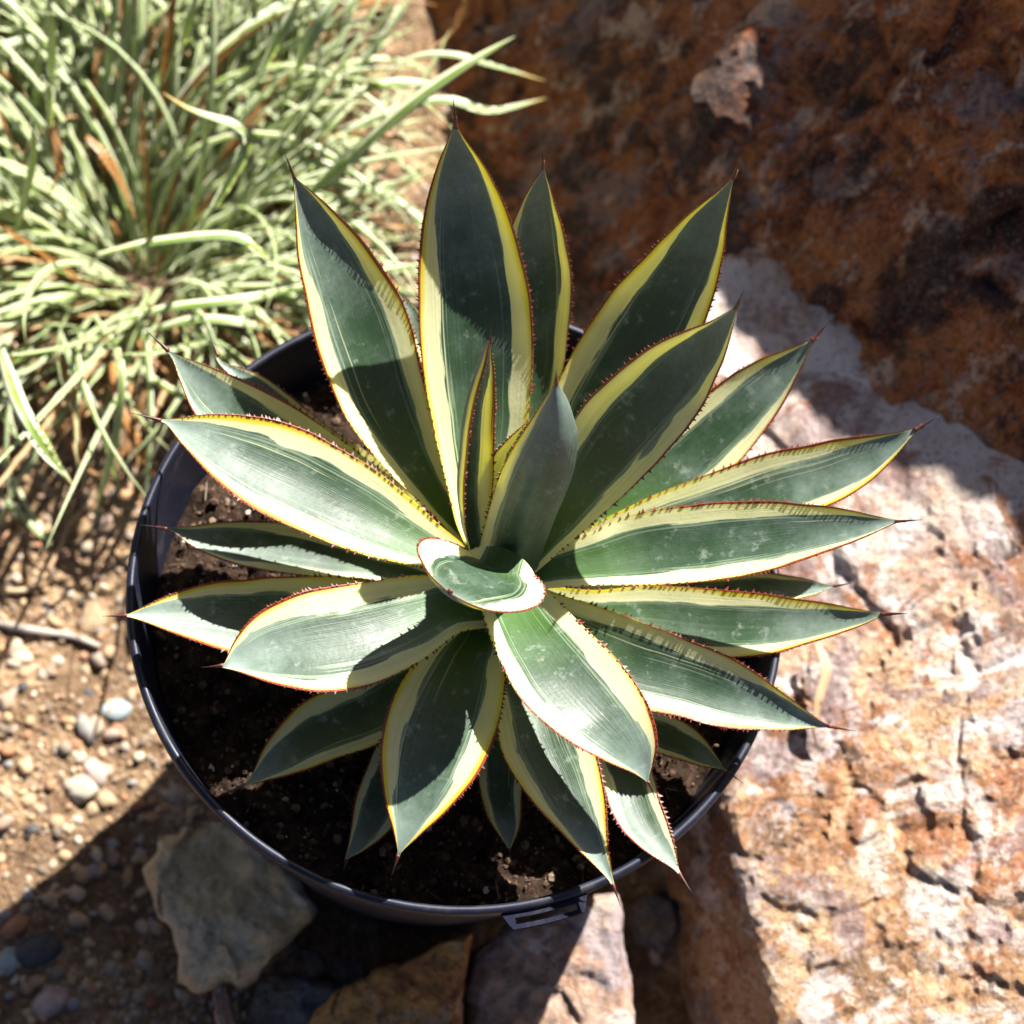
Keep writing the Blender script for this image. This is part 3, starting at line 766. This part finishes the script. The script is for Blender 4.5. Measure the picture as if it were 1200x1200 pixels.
def build_leaf(i, L):
    n, m = 56, 21
    cup = L.get('cup', .20); thk = L.get('th', 1.)
    if 'A3' in L:
        a, b = catmull(L['A3'], n), catmull(L['B3'], n)
        za, zb = a[:, 2], b[:, 2]; ztip = L['sz']
    else:
        m_ = (np.array(L['A'][-1]) + np.array(L['B'][-1])) / 2; sv_ = np.array(L['s']) - m_
        e_ = m_ + sv_ * .42; pp = np.array([-sv_[1], sv_[0]]) / np.linalg.norm(sv_) * 1.7
        if pp @ (np.array(L['A'][-2]) - np.array(L['B'][-2])) < 0: pp = -pp
        a, b = catmull(L['A'] + [tuple(e_ + pp)], n), catmull(L['B'] + [tuple(e_ - pp)], n)
        t = np.linspace(0, 1, n); z0, z1, z2 = L['z']
        z = z0 * 2 * (t - .5) * (t - 1) + z1 * 4 * t * (1 - t) + z2 * 2 * t * (t - .5)
        r = L.get('roll', 0) * np.sin(np.pi * np.clip(t, 0, 1)) ** .7
        za, zb = z + r, z - r; ztip = z2 + (z2 - z[-5]) * .8
    PA, PB = un(a[:, 0], a[:, 1], za), un(b[:, 0], b[:, 1], zb)
    # gentle waver of the edges
    for P_, sd in ((PA, 1), (PB, 2)):
        P_ += np.column_stack([fbm(P_ + i, 40, 2, sd + k) for k in (0, 5, 9)]) * .0007
    t = np.linspace(0, 1, n)
    C = (PA + PB) / 2; Wv = PB - PA; W = np.linalg.norm(Wv, axis=1)
    T = np.gradient(C, axis=0); T /= np.linalg.norm(T, axis=1)[:, None]
    N = np.cross(T, Wv / W[:, None]); N /= np.linalg.norm(N, axis=1)[:, None]
    view = CAM - C
    N *= np.where((N * view).sum(1) < 0, -1, 1)[:, None]
    u = np.sin(np.linspace(-1, 1, m) * math.pi / 2)
    prof = (1 - np.abs(u) ** 1.9)
    cupt = cup * (1.0 - .25 * np.sin(np.pi * t)) * np.clip((1 - t) * 14, .25, 1)
    top = C[:, None] + Wv[:, None] * (u / 2)[None, :, None] - N[:, None] * (W * cupt)[:, None, None] * prof[None, :, None]
    th = thk * (.0042 * (1 - t) ** .8 + .0016) * np.clip(W / .025, .3, 1)
    thp = .0005 + th[:, None] * (1 - u ** 2)[None, :] ** .7
    sg = 1 if cup >= 0 else -1
    if cup >= 0:
        bot = top - N[:, None] * thp[..., None]; t0, b0 = top, bot
    else:
        bot = top - N[:, None] * thp[..., None]; t0, b0 = top, bot
    ring = np.concatenate([t0, b0[:, ::-1]], 1)
    V = ring.reshape(-1, 3); F = grid_faces(n, 2 * m, True)
    F.append(tuple(range(2 * m))[::-1]); F.append(tuple((n - 1) * 2 * m + j for j in range(2 * m)))
    uu = (u * 1 + 1) / 2
    if 'u1' in L: uu = L['u1'] * uu ** .6
    urow = np.concatenate([uu, uu[::-1]])
    uv = np.stack([np.tile(urow, n), np.repeat(L.get('v0', 0.) + (1 - L.get('v0', 0.)) * t, 2 * m)], 1)
    leaf = mesh_obj('leaf', V - AGO, F, M['leaf'], ag, uv=uv)
    # terminal spine
    p0 = C[-3]; p1 = C[-1]; p2 = un(L['s'][0], L['s'][1], ztip)
    q_ = np.linspace(0, 1, 10)[:, None]
    pc = 2 * p1 - .5 * (p0 + p2) if 0 else p1
    cc = (1 - q_) ** 2 * (C[-4] * .5 + p1 * .5) + 2 * q_ * (1 - q_) * p1 + q_ ** 2 * p2
    rad = np.maximum(max(.0008, min(.0014, W[-1] * .62)) * (1 - np.linspace(0, 1, 10)) ** .9, .00012)
    sv, sf = tube(cc, rad, 8)
    mesh_obj('terminal_spine', sv - AGO, sf, M['spine'], leaf, uv=np.stack([np.tile(np.linspace(0, 1, 8), 10), np.repeat(np.linspace(0, 1, 10), 8)], 1))
    # marginal teeth
    rg = random.Random(100 + i); TV, TF = [], []
    for E_, sgn in ((PA, -1),) if 'noB' in L else ((PA, -1), (PB, 1)):
        s = np.concatenate([[0], np.cumsum(np.linalg.norm(np.diff(E_, axis=0), axis=1))])
        d = s[-1] * .10
        while d < s[-1] * .93:
            tt = d / s[-1]
            p = np.array([np.interp(d, s, E_[:, k]) for k in range(3)])
            ii = min(n - 2, int(tt * (n - 1)))
            tg = E_[ii + 1] - E_[ii]; tg /= np.linalg.norm(tg)
            o = sgn * Wv[ii] / W[ii]; o = o - tg * (o @ tg); o /= np.linalg.norm(o)
            nn = N[ii]
            big = (.0013 + .0009 * math.sin(math.pi * min(1, tt * 1.25))) * .68 * rg.uniform(.45, 1.35) * (1 if tt < .7 else max(.35, 1 - (tt - .7) * 2.6))
            if W.max() < .022: big *= .75
            hl = big * .48; hh = .00035
            k0 = len(TV); q0 = p - o * .0004
            TV += [q0 - tg * hl + nn * hh, q0 + tg * hl + nn * hh, q0 + tg * hl - nn * hh, q0 - tg * hl - nn * hh, p + o * big + tg * big * rg.uniform(.1, .7) + nn * big * rg.uniform(-.1, .4)]
            TF += [(k0, k0 + 1, k0 + 4), (k0 + 1, k0 + 2, k0 + 4), (k0 + 2, k0 + 3, k0 + 4), (k0 + 3, k0, k0 + 4), (k0 + 3, k0 + 2, k0 + 1, k0)]
            d += rg.uniform(.0016, .0056) * (1 if tt < .6 else .6)
    tag(mesh_obj('marginal_teeth', np.array(TV) - AGO, TF, M['teeth'], leaf, smooth=False), kind='stuff')

for i, L in enumerate(LEAVES):
    build_leaf(i, L)
sv, sf = tube([CORE + (0, 0, SZ - .01), CORE + (0, 0, -.03), CORE + (0, 0, .0), CORE + (0, 0, .03), CORE + (0, .002, .045)], [.03, .03, .027, .019, .008], 24)
mesh_obj('stem', sv - AGO, sf, M['stem'], ag)

# ------------------------------------------------------------------ grass
def blade_mesh(C, width, twist=0., fold=.35, side=None):
    """folded ribbon with thickness along points C"""
    C = np.asarray(C, float); n = len(C)
    T = np.gradient(C, axis=0); T /= np.linalg.norm(T, axis=1)[:, None] + 1e-9
    ref = np.array([0, 0, 1.])
    A = np.cross(T, ref); ln = np.linalg.norm(A, axis=1); A /= ln[:, None] + 1e-9
    for i in range(1, n):
        if A[i] @ A[i - 1] < 0: A[i] *= -1
    B = np.cross(A, T)
    t = np.linspace(0, 1, n); an = twist * t
    A2 = A * np.cos(an)[:, None] + B * np.sin(an)[:, None]; B2 = B * np.cos(an)[:, None] - A * np.sin(an)[:, None]
    w = width * np.minimum(1, .5 + t * 2.2) * np.minimum(1, (1.0 - t) * 3.2 + .02) ** .8 / 2
    rows = []
    for k, (s, h) in enumerate(((-1, fold), (-.5, .22 * fold), (0, 0), (.5, .22 * fold), (1, fold), (0, -.16))):
        rows.append(C + A2 * (w * s)[:, None] + B2 * (w * h)[:, None])
    V = np.stack(rows, 1).reshape(-1, 3)
    F = grid_faces(n, 6, True); F.append(tuple(range(6))[::-1]); F.append(tuple((n - 1) * 6 + j for j in range(6)))
    uv = np.stack([np.tile([0, .25, .5, .75, 1, .5], n), np.repeat(t, 6)], 1)
    return V, F, uv

def blade_path(base, az, L, el0, droop, n=16, sway=0.):
    p = np.array(base, float); out = [p.copy()]; el = el0; ds = L / (n - 1)
    for k in range(n - 1):
        tt = k / (n - 1)
        el = el0 - droop * tt ** 1.3; a = az + sway * tt
        p = p + ds * np.array([math.cos(el) * math.cos(a), math.cos(el) * math.sin(a), math.sin(el)])
        zmin = gz(p[0], p[1]) + .004
        if p[2] < zmin: p[2] = zmin + random.random() * .003
        out.append(p.copy())
    return np.array(out)

GB = gpx(170, 330)
gr = empty('grass_tuft', (GB[0], GB[1], gz(GB[0], GB[1])))
GO = np.array([GB[0], GB[1], gz(GB[0], GB[1])])
tag(gr, 'dense tuft of pale striped grass with drooping blades behind the pot', 'grass')
blades = []
# blades that can be followed in the photograph: pixels with heights
HERO = [([(330, 260), (400, 195), (480, 125), (545, 78), (604, 42)], (-.17, -.12, -.08, -.06, -.05), .0080, 0),
        ([(380, 170), (450, 135), (520, 118), (575, 130), (640, 115)], (-.18, -.14, -.12, -.13, -.15), .0058, 0),
        ([(430, 110), (480, 70), (530, 65), (580, 78), (640, 95)], (-.18, -.13, -.11, -.12, -.15), .0048, 0),
        ([(380, 140), (430, 105), (480, 98), (520, 100)], (-.17, -.12, -.11, -.12), .0065, 0),
        ([(0, 410), (25, 480), (55, 530), (88, 572)], (-.10, -.085, -.10, -.14), .0085, 0),
        ([(110, 370), (140, 420), (138, 500), (105, 630)], (-.19, -.15, -.17, -.23), .0045, 0),
        ([(70, 390), (90, 440), (120, 500), (143, 585)], (-.19, -.16, -.18, -.23), .0048, 0),
        ([(60, 390), (85, 470), (95, 540), (135, 565)], (-.19, -.17, -.19, -.22), .0045, 1),
        ([(140, 375), (210, 360), (280, 352), (350, 335)], (-.17, -.14, -.13, -.15), .0060, 0),
        ([(170, 390), (230, 375), (290, 380), (335, 393)], (-.19, -.16, -.16, -.18), .0058, 0),
        ([(110, 300), (180, 285), (270, 278), (310, 300), (331, 325)], (-.16, -.11, -.09, -.10, -.13), .0062, 0),
        ([(200, 320), (260, 230), (290, 170), (280, 150), (225, 130), (190, 108)], (-.19, -.10, -.07, -.06, -.055, -.06), .0068, 0),
        ([(130, 420), (138, 470), (160, 520), (182, 560)], (-.2, -.19, -.2, -.23), .0058, 1),
        ([(60, 150), (60, 100), (62, 50), (60, 10)], (-.14, -.09, -.06, -.04), .0060, 0),
        ([(190, 100), (215, 50), (232, -10)], (-.13, -.08, -.05), .0062, 0),
        ([(290, 120), (320, 60), (355, -10)], (-.14, -.09, -.06), .0068, 0),
        ([(330, 130), (350, 80), (380, 20), (410, -20)], (-.15, -.10, -.07, -.06), .0078, 0),
        ([(20, 270), (38, 200), (40, 140)], (-.14, -.10, -.07), .0058, 0),
        ([(0, 580), (20, 600), (60, 640)], (-.22, -.23, -.24), .004, 0),
        ([(60, 150), (70, 200), (50, 240)], (-.1, -.12, -.16), .0065, 1),
        ([(100, 160), (130, 195), (160, 260)], (-.1, -.11, -.16), .0070, 1),
        ([(500, 60), (530, 40), (545, 0), (540, -20)], (-.16, -.13, -.10, -.1), .0055, 1),
        ([(280, 330), (350, 300), (420, 290), (450, 310), (475, 335)], (-.2, -.16, -.15, -.17, -.2), .005, 0),
        ([(330, 220), (400, 215), (470, 232)], (-.18, -.16, -.18), .0048, 0)]
for pts, zs, wd, dead in HERO:
    c = catmull([(x, y, z) for (x, y), z in zip(pts, zs)], 18)
    blades.append((un(c[:, 0], c[:, 1], c[:, 2]), wd, dead, random.uniform(-.4, .4)))
centres = [(90, 250), (180, 300), (260, 240), (60, 90), (200, 120), (320, 160), (120, 10), (-40, 200), (150, 330), (220, 340)]
cen = [gpx(*c) for c in centres]
rb = random.Random(21)
def rand_blade(dead=False, low=False):
    c = rb.choice(cen); a = rb.uniform(0, 2 * math.pi); rr = .045 * math.sqrt(rb.random())
    x, y = c[0] + rr * math.cos(a), c[1] + rr * math.sin(a)
    out = a + rb.gauss(0, .5)
    # lean outwards with a pull towards the light at the upper right
    fx, fy = x - GB[0], y - GB[1]; fl = math.hypot(fx, fy) + 1e-6
    az = math.atan2(fy / fl + .15 + .95 * math.sin(out), fx / fl + .10 + .95 * math.cos(out))
    if low: L, el, dr = rb.uniform(.07, .15), rb.uniform(.2, .8), rb.uniform(.8, 1.6)
    else: L, el, dr = rb.uniform(.15, .29), rb.uniform(.6, 1.3), rb.uniform(.6, 2.6)
    return blade_path((x, y, gz(x, y) - .004), az, L, el, dr, 14, rb.gauss(0, 1.0))
for i in range(330):
    dead = 1 if rb.random() < .14 else 0
    blades.append((rand_blade(), rb.uniform(.0029, .0050), dead, rb.uniform(-.9, .9)))
def avoid(C, hero=False):
    # keep blades off the agave and the pot
    r = np.hypot(C[:, 0], C[:, 1])
    bad = (r < .165) & (C[:, 2] > GZ)
    if not hero and ((C[:, 0] > -.02) | (C[:, 0] + .35 * (C[:, 1] - .25) > -.03)).any(): return False      # the tuft ends short of the dark boulder
    return not bad.any()
k = 0
for ib, (C, wd, dead, tw) in enumerate(blades):
    if not avoid(C, ib < len(HERO)):
        continue
    V, F, uv = blade_mesh(C, wd, tw)
    mesh_obj('blade', V - GO, F, M['blade'], gr, uv=uv, attrs={'rnd': np.full(len(V), rb.random()), 'dead': np.full(len(V), float(dead))})
    k += 1
    if k >= 298: break
def mass(name, count, deadp, wlo, whi, low):
    Vs, Fs, U, A, Dd = [], [], [], [], []; off = 0; c = 0
    while c < count:
        C = rand_blade(low=low)
        if not avoid(C): continue
        V, F, uv = blade_mesh(C, rb.uniform(wlo, whi), rb.uniform(-1, 1))
        Vs.append(V); Fs += [tuple(q + off for q in f) for f in F]; U.append(uv); off += len(V); c += 1
        A.append(np.full(len(V), rb.random())); Dd.append(np.full(len(V), 1. if rb.random() < deadp else 0.))
    o = mesh_obj(name, np.vstack(Vs) - GO, Fs, M['blade'], gr, uv=np.vstack(U), attrs={'rnd': np.concatenate(A), 'dead': np.concatenate(Dd)})
    tag(o, kind='stuff')
mass('blade_mass', 800, .15, .0020, .0042, False)
mass('dead_thatch', 300, .7, .0022, .0045, True)

# ------------------------------------------------------------------ dry bits
def stick(name, pts, zs, r0, r1, mat, label, cat, lift=.003):
    c = catmull([(x, y, 0) for x, y in pts], 20)
    P = np.array([gpx(x, y) for x, y in c[:, :2]]) + (0, 0, lift) if zs is None else None
    if P is None:
        cc = catmull([(x, y, z) for (x, y), z in zip(pts, zs)], 20); P = un(cc[:, 0], cc[:, 1], cc[:, 2])
    V, F = tube(P, np.linspace(r0, r1, 20) * (1 + .15 * np.sin(np.arange(20) * 2.1)), 7)
    o = P.mean(0)
    return tag(mesh_obj(name, V, F, mat, origin=o), label, cat)
M['grey_twig'] = mat_simple('grey_twig', (.40, .35, .30), (.22, .18, .15), 90, .8)
stick('twig', [(-10, 731), (40, 741), (85, 748), (118, 760)], None, .0026, .0017, M['grey_twig'], 'straight grey twig lying on the sand left of the pot', 'twig')
stick('dry_stalk', [(0, 695), (40, 690), (68, 650), (82, 618), (108, 590)], None, .0018, .0012, M['dry'], 'bent dry straw stalk on the bare soil below the grass', 'stalk')
stick('dry_stalk', [(60, 640), (35, 600), (5, 545), (-10, 530)], None, .0016, .0012, M['blade'], 'thin greenish fallen stalk under the grass edge', 'stalk')

c = catmull([(956, 752, -.126), (966, 785, -.124), (955, 825, -.126), (953, 860, -.130), (962, 881, -.134)], 22)
P = un(c[:, 0], c[:, 1], c[:, 2] - .001 + .002 * np.sin(np.linspace(0, 6, 22)))
V, F, uv = blade_mesh(P, .0062, 1.3, .6)
tag(mesh_obj('dry_leaf', V, F, M['dry'], origin=P.mean(0)), 'narrow curled pale dry leaf lying on the quartz boulder', 'leaf')

tri = sum(len(o.data.polygons) for o in bpy.data.objects if o.type == 'MESH')
print('faces', tri, 'blades', k, 'objects', len(bpy.data.objects))
